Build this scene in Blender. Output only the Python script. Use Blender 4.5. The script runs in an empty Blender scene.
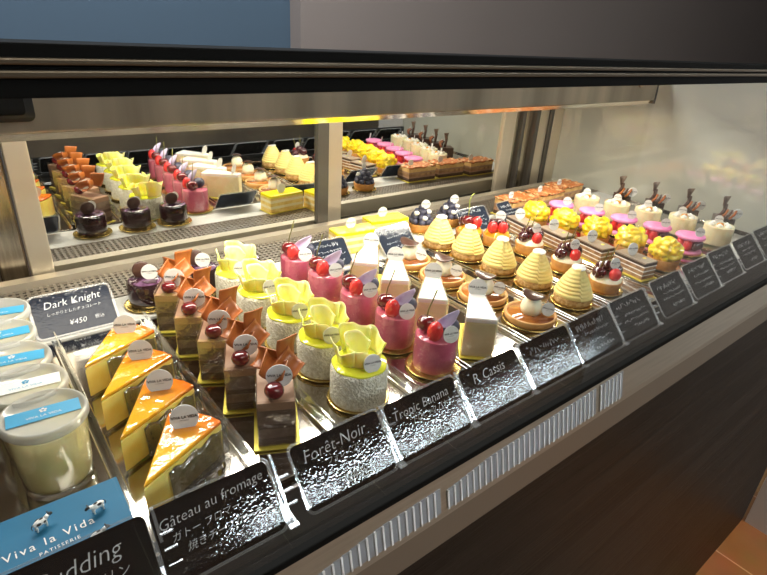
import bpy, bmesh, math, random
from mathutils import Vector, Matrix, Euler, noise
random.seed(7)
PI = math.pi
C = bpy.context.scene.collection

# ---------------------------------------------------------------- materials
def nt(name):
    m = bpy.data.materials.new(name); m.use_nodes = True
    return m, m.node_tree.nodes, m.node_tree.links
def mat(name, col, rough=.5, metal=0., coat=0., spec=.5, sss=0., trans=0., ior=1.45, noise_=None, bump=None,
        alpha=1., emit=None, stretch=None, crough=.05, sssr=.004, bumpcoat=True):
    m, N, L = nt(name)
    b = N['Principled BSDF']; I = b.inputs
    I['Base Color'].default_value = (*col, 1); I['Roughness'].default_value = rough
    I['Metallic'].default_value = metal; I['Coat Weight'].default_value = coat
    I['Coat Roughness'].default_value = crough
    I['Specular IOR Level'].default_value = spec; I['IOR'].default_value = ior
    I['Transmission Weight'].default_value = trans; I['Alpha'].default_value = alpha
    if sss:
        I['Subsurface Weight'].default_value = sss; I['Subsurface Scale'].default_value = sssr
    if emit: I['Emission Color'].default_value = (*emit[0], 1); I['Emission Strength'].default_value = emit[1]
    tc = N.new('ShaderNodeTexCoord'); vec = tc.outputs['Object']
    if stretch:
        mp = N.new('ShaderNodeMapping'); mp.inputs['Scale'].default_value = stretch
        L.new(vec, mp.inputs['Vector']); vec = mp.outputs['Vector']
    if noise_:
        sc, c2, lo, hi = noise_
        n = N.new('ShaderNodeTexNoise'); n.inputs['Scale'].default_value = sc; n.inputs['Detail'].default_value = 5
        L.new(vec, n.inputs['Vector'])
        r = N.new('ShaderNodeMapRange'); r.inputs[1].default_value = lo; r.inputs[2].default_value = hi
        L.new(n.outputs['Fac'], r.inputs[0])
        x = N.new('ShaderNodeMix'); x.data_type = 'RGBA'
        x.inputs[6].default_value = (*col, 1); x.inputs[7].default_value = (*c2, 1)
        L.new(r.outputs[0], x.inputs[0]); L.new(x.outputs[2], I['Base Color'])
    if bump:
        sc, st, dist = bump
        n = N.new('ShaderNodeTexNoise'); n.inputs['Scale'].default_value = sc; n.inputs['Detail'].default_value = 3
        L.new(vec, n.inputs['Vector'])
        bp = N.new('ShaderNodeBump'); bp.inputs['Strength'].default_value = st; bp.inputs['Distance'].default_value = dist
        L.new(n.outputs['Fac'], bp.inputs['Height']); L.new(bp.outputs['Normal'], I['Normal'])
        if bumpcoat: L.new(bp.outputs['Normal'], I['Coat Normal'])
    return m
def film_mat(name, tint=(1, 1, 1), gloss=.10, rough=.08, frost=0., frostcol=(.9, .92, .95), bump=None, bumpd=.001, fres=.9):
    """thin clear sheet: see-through with a glossy share that grows towards grazing angles"""
    m, N, L = nt(name); N.remove(N['Principled BSDF']); out = N['Material Output']
    t = N.new('ShaderNodeBsdfTransparent'); t.inputs['Color'].default_value = (*tint, 1)
    g = N.new('ShaderNodeBsdfGlossy'); g.inputs['Roughness'].default_value = rough
    g.inputs['Color'].default_value = (1, 1, 1, 1)
    lw = N.new('ShaderNodeFresnel'); ge = N.new('ShaderNodeNewGeometry')
    io = N.new('ShaderNodeMapRange'); io.inputs[3].default_value = 1.45; io.inputs[4].default_value = 1/1.45
    L.new(ge.outputs['Backfacing'], io.inputs[0]); L.new(io.outputs[0], lw.inputs['IOR'])
    ma = N.new('ShaderNodeMath'); ma.operation = 'MULTIPLY_ADD'; ma.inputs[1].default_value = fres; ma.inputs[2].default_value = gloss
    ma.use_clamp = True
    L.new(lw.outputs['Fac'], ma.inputs[0])
    mx = N.new('ShaderNodeMixShader'); L.new(ma.outputs[0], mx.inputs[0]); L.new(t.outputs[0], mx.inputs[1]); L.new(g.outputs[0], mx.inputs[2])
    last = mx
    if frost:
        d = N.new('ShaderNodeBsdfDiffuse'); d.inputs['Color'].default_value = (*frostcol, 1)
        m2 = N.new('ShaderNodeMixShader'); m2.inputs[0].default_value = frost
        L.new(mx.outputs[0], m2.inputs[1]); L.new(d.outputs[0], m2.inputs[2]); last = m2
    if bump:
        tc = N.new('ShaderNodeTexCoord'); n = N.new('ShaderNodeTexNoise'); n.inputs['Scale'].default_value = bump
        L.new(tc.outputs['Object'], n.inputs['Vector']); bp = N.new('ShaderNodeBump'); bp.inputs['Distance'].default_value = bumpd
        L.new(n.outputs['Fac'], bp.inputs['Height']); L.new(bp.outputs[0], g.inputs['Normal'])
    L.new(last.outputs[0], out.inputs[0])
    return m

M = {}
M['steel'] = mat('brushed_steel', (.60, .56, .50), .28, 1., stretch=(2, 60, 60), noise_=(6, (.50, .46, .40), .35, .65), bump=(30, .08, .0006))
M['steel_v'] = mat('polished_steel_post', (.80, .72, .60), .22, 1., stretch=(60, 60, 3), noise_=(4, (.48, .43, .36), .3, .7), bump=(20, .15, .0006))
M['canopy'] = mat('dull_brushed_steel', (.62, .52, .39), .33, .85, stretch=(14, 60, 1.2), noise_=(1.2, (.34, .29, .22), .35, .65))
M['roof'] = mat('roof_steel', (.30, .27, .23), .4, .7)
M['lip'] = mat('polished_steel_lip', (.9, .85, .76), .12, 1., bump=(60, .25, .0008))
M['rail'] = mat('bronze_tinted_steel', (.46, .41, .33), .3, .55, stretch=(3, 60, 60), noise_=(5, (.38, .34, .27), .3, .7))
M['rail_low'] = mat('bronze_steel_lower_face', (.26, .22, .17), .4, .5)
M['mirror'] = mat('door_mirror', (.80, .80, .77), .015, 1.)
M['grille'] = mat('grille_steel', (.25, .22, .185), .4, .8)
M['stile'] = mat('anodised_door_frame', (.74, .66, .53), .36, .8)
M['stile_d'] = mat('dark_frame_metal', (.13, .12, .105), .42, .7)  # darker tone than the plain stile metal
M['black'] = mat('black_aluminium', (.008, .008, .0075), .6, 0., spec=.04)
M['blackgroove'] = mat('bronze_aluminium_strip', (.16, .13, .09), .35, .7)
M['deck'] = mat('deck_steel', (.42, .40, .38), .16, 1., bump=(18, .25, .0015), noise_=(7, (.30, .28, .26), .4, .6))
M['tray'] = mat('tray_steel', (.50, .48, .46), .10, 1., bump=(14, .3, .002))
M['tray_rim'] = mat('tray_rim_steel', (.78, .76, .72), .12, 1., bump=(80, .3, .0006))
M['shelf'] = mat('white_shelf', (.62, .62, .60), .35)
M['grille_hole'] = mat('grille_dark', (.05, .045, .04), .6)
M['endpanel'] = mat('glossy_end_panel', (.56, .56, .48), .08, 0., spec=1., coat=1., crough=.02, ior=1.6)
M['clear'] = film_mat('clear_acrylic', (.93, .95, .95), .18, .06)
M['tagedge'] = film_mat('clear_tag_holder', (.85, .88, .9), .22, .12, frost=.12)
M['film'] = film_mat('cake_film', (.98, .97, .95), .07, .08, bump=60, bumpd=.002)
M['foil'] = film_mat('crinkled_film', (.66, .66, .66), .16, .08, frost=.02, bump=90, bumpd=.004)
M['glass'] = film_mat('front_glass', (.985, .99, .98), 0., .0, fres=.4)
M['cup'] = film_mat('pudding_cup_plastic', (.97, .97, .95), .10, .05)
M['lid'] = film_mat('frosted_lid_plastic', (.95, .95, .95), .03, .15, frost=.40, frostcol=(.76, .76, .72))
def card_mat(name, col, dist=.0003, scale=620, refl=.06):
    """matt board under a dimpled clear laminate: the dimples break lamp reflections into specks"""
    m, N, L = nt(name); N.remove(N['Principled BSDF']); out = N['Material Output']
    d = N.new('ShaderNodeBsdfDiffuse'); d.inputs['Color'].default_value = (*col, 1)
    g = N.new('ShaderNodeBsdfGlossy'); g.inputs['Roughness'].default_value = .02
    tc = N.new('ShaderNodeTexCoord'); n = N.new('ShaderNodeTexNoise'); n.inputs['Scale'].default_value = scale; n.inputs['Detail'].default_value = 0
    L.new(tc.outputs['Object'], n.inputs['Vector']); bp = N.new('ShaderNodeBump'); bp.inputs['Distance'].default_value = dist
    L.new(n.outputs['Fac'], bp.inputs['Height']); L.new(bp.outputs[0], g.inputs['Normal'])
    mx = N.new('ShaderNodeMixShader'); mx.inputs[0].default_value = refl
    L.new(d.outputs[0], mx.inputs[1]); L.new(g.outputs[0], mx.inputs[2]); L.new(mx.outputs[0], out.inputs[0])
    return m
M['card_black'] = card_mat('black_card', (.008, .009, .010), .000085, 560, .05)
M['card_slate'] = card_mat('slate_card', (.018, .025, .042), .00010, 560, .07)
def gl(n, c, **k):
    M[n] = mat(n, c, **k)
gl('chalk', (.42, .42, .42), rough=.8)
gl('chalk_white', (.85, .88, .92), rough=.8)
gl('disc', (.74, .73, .70), rough=.55)
gl('ink', (.04, .04, .04), rough=.7)
gl('gold', (.80, .60, .20), rough=.25, metal=.9, bump=(120, .3, .0005))
gl('goldcard', (.78, .66, .10), rough=.4, metal=.3)
gl('custard', (.84, .74, .38), rough=.4, sss=.2)
gl('cheese', (.92, .74, .20), rough=.4, coat=.3, sss=.3, noise_=(60, (.90, .66, .12), .4, .6))
gl('cheese_crust', (.90, .64, .12), rough=.5)
gl('apricot', (.80, .22, .01), rough=.12, coat=1., noise_=(28, (.90, .46, .03), .36, .58), bump=(45, .6, .004))
gl('sticker', (.05, .34, .60), rough=.5)
gl('sticker_w', (.86, .88, .88), rough=.4)
gl('choc_cream', (.36, .215, .14), rough=.5, noise_=(40, (.32, .18, .11), .4, .6))
gl('choc_mousse', (.15, .095, .068), rough=.5, noise_=(45, (.26, .19, .14), .5, .64))
gl('choc_sponge', (.075, .04, .025), rough=.7, bump=(220, .6, .001))
gl('curl', (.42, .125, .026), rough=.35, noise_=(30, (.32, .085, .016), .4, .65))
gl('cherry_red', (.13, .008, .012), rough=.08, coat=1., sss=.1)
gl('cherry_dark', (.055, .008, .014), rough=.08, coat=1.)
gl('stem', (.16, .15, .03), rough=.5)
gl('stem_green', (.42, .50, .10), rough=.5)
gl('coconut', (.84, .82, .70), rough=.85, noise_=(260, (.66, .62, .46), .4, .62), bump=(420, 1., .0030))
gl('lime', (.84, .86, .05), rough=.15, coat=.8, bump=(30, .2, .001))
gl('ruffle', (.88, .87, .42), rough=.3, noise_=(40, (.83, .81, .09), .42, .62), sss=.2)
gl('pinkmousse', (.56, .11, .20), rough=.35, coat=.5, noise_=(45, (.42, .06, .13), .4, .65))
gl('pinktop', (.62, .12, .20), rough=.15, coat=.9)
gl('raspberry', (.66, .035, .035), rough=.25, coat=.5, sss=.15, bump=(200, .5, .001))
gl('blueberry', (.035, .035, .06), rough=.4, noise_=(70, (.09, .09, .14), .4, .7))
gl('petal', (.72, .62, .86), rough=.5, noise_=(60, (.42, .22, .60), .5, .7))
gl('whitecake', (.88, .86, .80), rough=.45, sss=.2)
gl('creamcake', (.86, .77, .50), rough=.5, sss=.2, noise_=(50, (.82, .70, .40), .45, .65))
gl('tartshell', (.56, .27, .07), rough=.6, noise_=(70, (.38, .16, .035), .4, .65), bump=(160, .6, .0015))
gl('tartlight', (.66, .38, .15), rough=.55, noise_=(70, (.55, .27, .08), .4, .65))
gl('caramel', (.42, .15, .03), rough=.08, coat=1., noise_=(30, (.24, .07, .02), .4, .6))
gl('chou', (.88, .82, .62), rough=.45, noise_=(30, (.84, .75, .50), .5, .7), sss=.15)
gl('chocdisc', (.075, .035, .025), rough=.28, coat=.4)
gl('chocblock', (.05, .026, .018), rough=.35, coat=.2)
gl('mont', (.82, .66, .24), rough=.5, sss=.2, bump=(180, .25, .0008))
gl('crumb', (.46, .26, .09), rough=.85, noise_=(220, (.68, .46, .2), .45, .6), bump=(260, 1., .003))
gl('mango', (.92, .62, .01), rough=.12, coat=1., noise_=(35, (.93, .74, .06), .4, .6), sss=.3)
gl('yellowtop', (.93, .80, .01), rough=.2, coat=.6)
gl('sponge_y', (.86, .66, .22), rough=.7, noise_=(90, (.72, .48, .12), .4, .6))
gl('sponge_b', (.26, .13, .06), rough=.7, noise_=(110, (.44, .26, .12), .4, .6))
gl('opera_top', (.30, .25, .20), rough=.3, coat=.3, noise_=(60, (.30, .22, .16), .4, .6))
gl('nuttop', (.52, .16, .04), rough=.4, coat=.4, noise_=(110, (.80, .52, .26), .54, .64), bump=(130, 1., .004))
gl('puff', (.72, .46, .18), rough=.6, noise_=(70, (.55, .30, .09), .4, .65))
gl('macaron', (.84, .22, .48), rough=.45, noise_=(50, (.88, .34, .58), .4, .6))
gl('creamwhite', (.86, .84, .78), rough=.5)
gl('creamcup', (.88, .80, .54), rough=.4, sss=.25, noise_=(60, (.82, .70, .40), .45, .65))
gl('darkglaze', (.025, .008, .012), rough=.10, coat=1., bump=(60, .5, .0012))
gl('darkglaze_top', (.16, .08, .16), rough=.2, coat=1., noise_=(90, (.04, .01, .025), .40, .54), bump=(90, .8, .002))
gl('bluecard', (.014, .13, .24), rough=.4, spec=.15)
gl('cow_white', (.85, .84, .80), rough=.5)
gl('cow_black', (.02, .02, .02), rough=.5)
gl('refl_stripe', (.88, .90, .90), rough=.4)  # painted reflection on the rail: bright stripes here, grey fill below
gl('refl_fill', (.30, .32, .34), rough=.5)
gl('wallblue', (.085, .135, .19), rough=.9)
gl('walltaupe', (.31, .265, .24), rough=.9)
gl('wallwhite', (.75, .74, .72), rough=.8)
gl('darkwall', (.26, .21, .15), rough=.8, noise_=(1.5, (.12, .10, .08), .35, .65))
gl('led', (1, 1, 1), rough=.5, emit=((1., .93, .80), 9.))
gl('panel_led', (1, 1, 1), rough=.5, emit=((.80, .92, 1.), 75.))
gl('display', (.012, .012, .012), rough=.3)
gl('leaf', (.08, .16, .03), rough=.5)

def wood():
    m, N, L = nt('dark_wood_laminate'); b = N['Principled BSDF']; b.inputs['Roughness'].default_value = .42; b.inputs['Specular IOR Level'].default_value = .2
    tc = N.new('ShaderNodeTexCoord'); mp = N.new('ShaderNodeMapping'); mp.inputs['Scale'].default_value = (.7, 1, 14)
    L.new(tc.outputs['Object'], mp.inputs[0])
    n = N.new('ShaderNodeTexNoise'); n.inputs['Scale'].default_value = 3.2; n.inputs['Detail'].default_value = 8; n.inputs['Distortion'].default_value = .8
    L.new(mp.outputs[0], n.inputs[0])
    r = N.new('ShaderNodeValToRGB'); e = r.color_ramp.elements
    e[0].position = .35; e[0].color = (.005, .004, .003, 1); e[1].position = .68; e[1].color = (.022, .017, .013, 1)
    L.new(n.outputs['Fac'], r.inputs[0]); L.new(r.outputs[0], b.inputs['Base Color'])
    bp = N.new('ShaderNodeBump'); bp.inputs['Distance'].default_value = .002; L.new(n.outputs['Fac'], bp.inputs['Height']); L.new(bp.outputs[0], b.inputs['Normal'])
    return m
def glaze():
    m, N, L = nt('apricot_glaze'); b = N['Principled BSDF']; b.inputs['Roughness'].default_value = .12; b.inputs['Coat Weight'].default_value = 1
    tc = N.new('ShaderNodeTexCoord'); sp = N.new('ShaderNodeSeparateXYZ'); L.new(tc.outputs['Object'], sp.inputs[0])
    n = N.new('ShaderNodeTexNoise'); n.inputs['Scale'].default_value = 35; n.inputs['Detail'].default_value = 4; L.new(tc.outputs['Object'], n.inputs[0])
    a = N.new('ShaderNodeMath'); a.operation = 'MULTIPLY_ADD'; a.inputs[1].default_value = .030; L.new(n.outputs['Fac'], a.inputs[0]); L.new(sp.outputs['X'], a.inputs[2])
    r = N.new('ShaderNodeMapRange'); r.inputs[1].default_value = .050; r.inputs[2].default_value = .092; L.new(a.outputs[0], r.inputs[0])
    x = N.new('ShaderNodeMix'); x.data_type = 'RGBA'; x.inputs[6].default_value = (.86, .43, .025, 1); x.inputs[7].default_value = (.66, .11, .008, 1)
    L.new(r.outputs[0], x.inputs[0]); L.new(x.outputs[2], b.inputs['Base Color'])
    bp = N.new('ShaderNodeBump'); bp.inputs['Distance'].default_value = .006; bp.inputs['Strength'].default_value = .7
    L.new(n.outputs['Fac'], bp.inputs['Height']); L.new(bp.outputs[0], b.inputs['Normal']); L.new(bp.outputs[0], b.inputs['Coat Normal'])
    return m
M['glaze'] = glaze()
M['wood'] = wood()
def tiles():
    m, N, L = nt('brown_floor_tiles'); b = N['Principled BSDF']; b.inputs['Roughness'].default_value = .4
    tc = N.new('ShaderNodeTexCoord'); mp = N.new('ShaderNodeMapping'); mp.inputs['Location'].default_value = (.44, .265, 0)
    L.new(tc.outputs['Object'], mp.inputs[0])
    bt = N.new('ShaderNodeTexBrick'); bt.offset = 0; bt.inputs['Scale'].default_value = 1
    bt.inputs['Brick Width'].default_value = .30; bt.inputs['Row Height'].default_value = .30; bt.inputs['Mortar Size'].default_value = .0022
    bt.inputs['Color1'].default_value = (.36, .17, .065, 1); bt.inputs['Color2'].default_value = (.40, .20, .08, 1); bt.inputs['Mortar'].default_value = (.75, .5, .3, 1)
    L.new(mp.outputs[0], bt.inputs[0])
    n = N.new('ShaderNodeTexNoise'); n.inputs['Scale'].default_value = 9; n.inputs['Detail'].default_value = 6
    x = N.new('ShaderNodeMix'); x.data_type = 'RGBA'; x.blend_type = 'MULTIPLY'; x.inputs[0].default_value = .6
    L.new(tc.outputs['Object'], n.inputs[0]); L.new(bt.outputs['Color'], x.inputs[6]); L.new(n.outputs['Color'], x.inputs[7]); L.new(x.outputs[2], b.inputs['Base Color'])
    return m
M['tiles'] = tiles()

# ---------------------------------------------------------------- mesh builder
T = Matrix.Translation
def R(ax, deg): return Matrix.Rotation(math.radians(deg), 4, ax)
def S(x, y, z): return Matrix.Diagonal((x, y, z, 1))
class MB:
    def __init__(s): s.v = []; s.f = []; s.m = []; s.sm = []; s.mats = []
    def mi(s, m):
        m = M[m] if isinstance(m, str) else m
        if m not in s.mats: s.mats.append(m)
        return s.mats.index(m)
    def add(s, vf, m, X=None, smooth=True):
        v, f = vf; o = len(s.v); k = s.mi(m)
        s.v += [(X @ Vector(p)) if X else Vector(p) for p in v]
        s.f += [tuple(i + o for i in q) for q in f]; s.m += [k] * len(f); s.sm += [smooth] * len(f)
        return s
    def box(s, x0, x1, y0, y1, z0, z1, m, X=None):
        v = [(x, y, z) for z in (z0, z1) for y in (y0, y1) for x in (x0, x1)]
        return s.add((v, [(0, 2, 3, 1), (4, 5, 7, 6), (0, 1, 5, 4), (2, 6, 7, 3), (0, 4, 6, 2), (1, 3, 7, 5)]), m, X, False)
    def obj(s, name, parent=None, bevel=0, fix=True):
        me = bpy.data.meshes.new(name)
        me.from_pydata([tuple(p) for p in s.v], [], s.f)
        for m in s.mats: me.materials.append(m)
        for p, k, sm in zip(me.polygons, s.m, s.sm): p.material_index = k; p.use_smooth = sm
        if fix:
            b = bmesh.new(); b.from_mesh(me); bmesh.ops.recalc_face_normals(b, faces=b.faces); b.to_mesh(me); b.free()
        me.update()
        o = bpy.data.objects.new(name, me); C.objects.link(o)
        if parent: o.parent = parent
        if bevel:
            md = o.modifiers.new('bevel', 'BEVEL'); md.width = bevel; md.segments = 2; md.limit_method = 'ANGLE'; md.angle_limit = .7
        return o
def lathe(prof, seg=32, wob=None):
    v = []; f = []; rings = []
    for r, z in prof:
        if r < 1e-7: rings.append([len(v)]); v.append((0, 0, z))
        else:
            a = []
            for i in range(seg):
                t = 2 * PI * i / seg; q = r * (1 + (wob(t, z) if wob else 0))
                a.append(len(v)); v.append((q * math.cos(t), q * math.sin(t), z))
            rings.append(a)
    for a, b in zip(rings, rings[1:]):
        if len(a) == 1 and len(b) == 1: continue
        for i in range(seg):
            j = (i + 1) % seg
            if len(a) == 1: f.append((a[0], b[i], b[j]))
            elif len(b) == 1: f.append((a[i], a[j], b[0]))
            else: f.append((a[i], a[j], b[j], b[i]))
    return v, f
def ball(r=1., seg=16, rings=10, disp=None):
    prof = [(r * math.sin(PI * k / rings), -r * math.cos(PI * k / rings)) for k in range(rings + 1)]
    prof[0] = (0, -r); prof[-1] = (0, r)
    v, f = lathe(prof, seg)
    if disp: v = [tuple(Vector(p) * disp(Vector(p).normalized())) for p in v]
    return v, f
def prism(poly, z0, z1):
    n = len(poly); v = [(x, y, z0) for x, y in poly] + [(x, y, z1) for x, y in poly]
    return v, [tuple(range(n))[::-1], tuple(range(n, 2 * n))] + [(i, (i + 1) % n, n + (i + 1) % n, n + i) for i in range(n)]
def rrect(w, h, r, k=5):
    p = []
    for cx, cy, a in ((w/2-r, h/2-r, 0), (-w/2+r, h/2-r, 90), (-w/2+r, -h/2+r, 180), (w/2-r, -h/2+r, 270)):
        for i in range(k + 1):
            t = math.radians(a + 90 * i / k); p.append((cx + r * math.cos(t), cy + r * math.sin(t)))
    return p
def tube(path, r, seg=8):
    P = [Vector(p) for p in path]; v = []; f = []
    rr = r if isinstance(r, (list, tuple)) else [r] * len(P)
    for i, p in enumerate(P):
        d = (P[min(i+1, len(P)-1)] - P[max(i-1, 0)]).normalized()
        a = d.orthogonal().normalized(); b = d.cross(a)
        if i and True:
            a = (pa - d * pa.dot(d)).normalized(); b = d.cross(a)
        pa = a
        for k in range(seg):
            t = 2 * PI * k / seg; v.append(tuple(p + (a * math.cos(t) + b * math.sin(t)) * rr[i]))
    for i in range(len(P) - 1):
        for k in range(seg):
            j = (k + 1) % seg; f.append((i*seg+k, i*seg+j, (i+1)*seg+j, (i+1)*seg+k))
    f += [tuple(range(seg)), tuple(range((len(P)-1)*seg, len(P)*seg))]
    return v, f
def sheet(fn, nu, nv, th):
    """a thin curved sheet of real thickness: fn(u,v)->point"""
    v = []; f = []
    P = [[Vector(fn(i/nu, j/nv)) for j in range(nv+1)] for i in range(nu+1)]
    for side in (1, -1):
        for i in range(nu+1):
            for j in range(nv+1):
                a = P[min(i+1, nu)][j] - P[max(i-1, 0)][j]; b = P[i][min(j+1, nv)] - P[i][max(j-1, 0)]
                n = a.cross(b).normalized(); v.append(tuple(P[i][j] + n * th/2 * side))
    W = nv + 1; K = (nu+1)*W
    for i in range(nu):
        for j in range(nv):
            q = (i*W+j, (i+1)*W+j, (i+1)*W+j+1, i*W+j+1); f.append(q); f.append(tuple(K+k for k in q[::-1]))
    edge = [(i, 0) for i in range(nu)] + [(nu, j) for j in range(nv)] + [(i, nv) for i in range(nu, 0, -1)] + [(0, j) for j in range(nv, 0, -1)]
    E = [i*W+j for i, j in edge]
    for a, b in zip(E, E[1:] + E[:1]): f.append((a, b, K+b, K+a))
    return v, f
_tc = {}
def text(s, size, shear=0., off=0., sp=1.):
    key = (s, size, shear, off, sp)
    if key in _tc: return _tc[key]
    cu = bpy.data.curves.new('t', 'FONT'); cu.body = s; cu.size = size; cu.shear = shear; cu.offset = off; cu.space_character = sp
    cu.align_x = 'CENTER'; cu.align_y = 'CENTER'; cu.resolution_u = 2
    o = bpy.data.objects.new('t', cu); C.objects.link(o); bpy.context.view_layer.update()
    me = bpy.data.meshes.new_from_object(o.evaluated_get(bpy.context.evaluated_depsgraph_get()))
    r = ([tuple(v.co) for v in me.vertices], [tuple(p.vertices) for p in me.polygons])
    bpy.data.objects.remove(o); bpy.data.curves.remove(cu); bpy.data.meshes.remove(me)
    _tc[key] = r; return r

# ---------------------------------------------------------------- scene records
def tag(o, label=None, cat=None, group=None, kind=None):
    if label: o['label'] = label
    if cat: o['category'] = cat
    if group: o['group'] = group
    if kind: o['kind'] = kind
    return o
def empty(name, loc=(0, 0, 0), rz=0., par=None):
    o = bpy.data.objects.new(name, None); C.objects.link(o); o.location = loc; o.rotation_euler = (0, 0, math.radians(rz))
    o.empty_display_size = .01
    if par: o.parent = par
    return o
def dup(o, parent=None):
    c = o.copy(); C.objects.link(c)
    if parent: c.parent = parent
    for ch in list(o.children): dup(ch, c)
    return c
ORD = {2: ['front', 'rear'], 3: ['front', 'middle', 'rearmost'], 4: ['front', 'second', 'third', 'rearmost'],
       5: ['front', 'second', 'third', 'fourth', 'rearmost']}
def row(proto, spots, labelfmt, cat, group, rz=None, jit=5, scale=None):
    """place proto on the first spot and copies on the rest"""
    n = len(spots); out = []
    roots = [proto] + [dup(proto) for _ in range(n - 1)]
    for i, (o, (x, y)) in enumerate(zip(roots, spots)):
        o.location = (x, y, Z0)
        a = rz if rz is not None else -math.degrees(math.atan2(spots[0][0], spots[0][1])) * .8
        o.rotation_euler = (0, 0, math.radians(a + (random.uniform(-jit, jit) if i else 0)))
        if scale: o.scale = (scale,) * 3
        tag(o, labelfmt[i] if isinstance(labelfmt, list) else labelfmt % ORD[n][i], cat, group)
        out.append(o)
    return out
Z0 = .0012
def disc_label(parent, X, r=.0085):
    """round white shop label standing on its pick, lettered on the front"""
    b = MB()
    b.add(lathe([(0, -.0004), (r, -.0004), (r, .0004), (0, .0004)], 28), 'disc', X @ R('X', 90), False)
    b.add(text('VIVA LA VIDA', r * .29, 0, r*.012, 1.02), 'ink', X @ T((0, -.0006, .0008)) @ R('X', 90), False)
    b.add(text('PATISSERIE', r * .13), 'ink', X @ T((0, -.0006, -.0016)) @ R('X', 90), False)
    return b.obj('shop_label', parent, fix=False)
def film_round(parent, r, z0, z1):
    def fn(u, v):
        t = 2 * PI * u * 1.03; return (r * math.cos(t), r * math.sin(t), z0 + (z1 - z0) * v)
    b = MB(); v, f = lathe([(r, z0), (r, z1)], 40); b.add((v, f), 'film'); return b.obj('clear_film', parent, fix=False)
def gold_round(parent, r):
    b = MB(); b.add(lathe([(0, 0), (r*.9, 0), (r, .0016), (r*.985, .0022), (r*.9, .001), (0, .001)], 28, lambda t, z: .012 * math.cos(8*t)), 'gold')
    return b.obj('gold_board', parent)
def gold_rect(parent, x0, x1, y0, y1, m='goldcard'):
    b = MB(); b.box(x0, x1, y0, y1, 0, .0012, m); return b.obj('gold_board', parent)
def cherry(parent, X, m='cherry_red', stem=None, name='cherry'):
    b = MB(); r = 1
    b.add(ball(1, 20, 12, lambda d: 1 - .18 * max(0, d.z) ** 6), m, X)
    o = b.obj(name, parent)
    if stem:
        s = MB(); s.add(tube([(0, 0, .8), (.1, .1, 1.6), (.45, .1, 2.8), (.75, 0, 4.0)] if stem == 1 else [(0, 0, .8), (.05, 0, 2), (-.1, .1, 3.4), (.25, 0, 4.6), (.6, -.1, 4.8)], .07, 6), 'stem' if stem == 1 else 'stem_green', X)
        s.obj('stem', o)
    return o
def raspberry(parent, X):
    pts = []
    for k in range(7):
        for j in range(10):
            t = 2 * PI * (j + .5 * (k % 2)) / 10; ph = .25 + k * .36
            pts.append(Vector((math.sin(ph) * math.cos(t), math.sin(ph) * math.sin(t), math.cos(ph))))
    def d(n):
        m = max(n.dot(p) for p in pts); return .9 + .14 * max(0, (m - .94) / .06)
    v, f = ball(1, 40, 26, d)
    b = MB(); b.add((v, f), 'raspberry', X @ S(1, 1, 1.18)); return b.obj('raspberry', parent)

# ================================================================ the case
case = empty('refrigerated_display_case', (0, 0, 0))
tag(case, 'long refrigerated glass cake counter with mirrored sliding doors and dark wood front', 'display case')
XA, XB = -.30, 1.2          # left and right ends
# deck
b = MB(); b.box(XA, XB, .275, .60, -.03, -.003, 'deck'); b.obj('deck', case)
b = MB(); b.box(XA, XB, .597, .668, -.03, 0, 'shelf'); b.obj('rear_shelf', case, .001)
# perforated rear grille
b = MB(); b.box(XA, XB, .668, .745, -.03, -.002, 'grille_hole')
k = 0
for j in range(9):
    y = .669 + j * .0085; b.box(XA, XB, y, y + .0042, -.002, .001, 'grille')
n = 200
for i in range(n):
    x = XA + (XB - XA) * i / n; b.box(x, x + .0038, .668, .745, -.0025, .0008, 'grille')
b.obj('rear_grille', case)
b = MB(); b.box(XA, XB, .745, .762, -.03, .010, 'stile'); b.box(XA, XB, .762, .805, -.04, -.016, 'grille_hole'); b.obj('door_track', case)
# front ledge in black, stepped
b = MB()
b.box(XA, XB, .203, .215, -.03, .008, 'black'); b.box(XA, XB, .215, .228, -.03, .003, 'black'); b.box(XA, XB, .228, .276, -.03, -.003, 'black')
b.obj('front_ledge', case, .0008)
# front rail: black channel, bronze steel rail
b = MB(); b.box(XA, XB+.02, .197, .2075, -.002, .034, 'black'); b.obj('glass_channel', case, .001)
b = MB()
pr = [(.198, .033), (.1905, -.0005), (.1905, -.008), (.2, -.008), (.2, .033)]
v = [(x, y, z) for x in (XA, XB + .33) for y, z in pr]; n = len(pr)
b.add((v, [tuple(range(n)), tuple(range(n, 2*n))] + [(i, (i+1) % n, n + (i+1) % n, n + i) for i in range(n)]), 'rail', None, False)
b.obj('steel_rail', case)
b = MB(); b.box(XA, XB + .33, .1912, .21, -.040, -.008, 'rail_low'); b.obj('lower_rail', case, .001)
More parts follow.
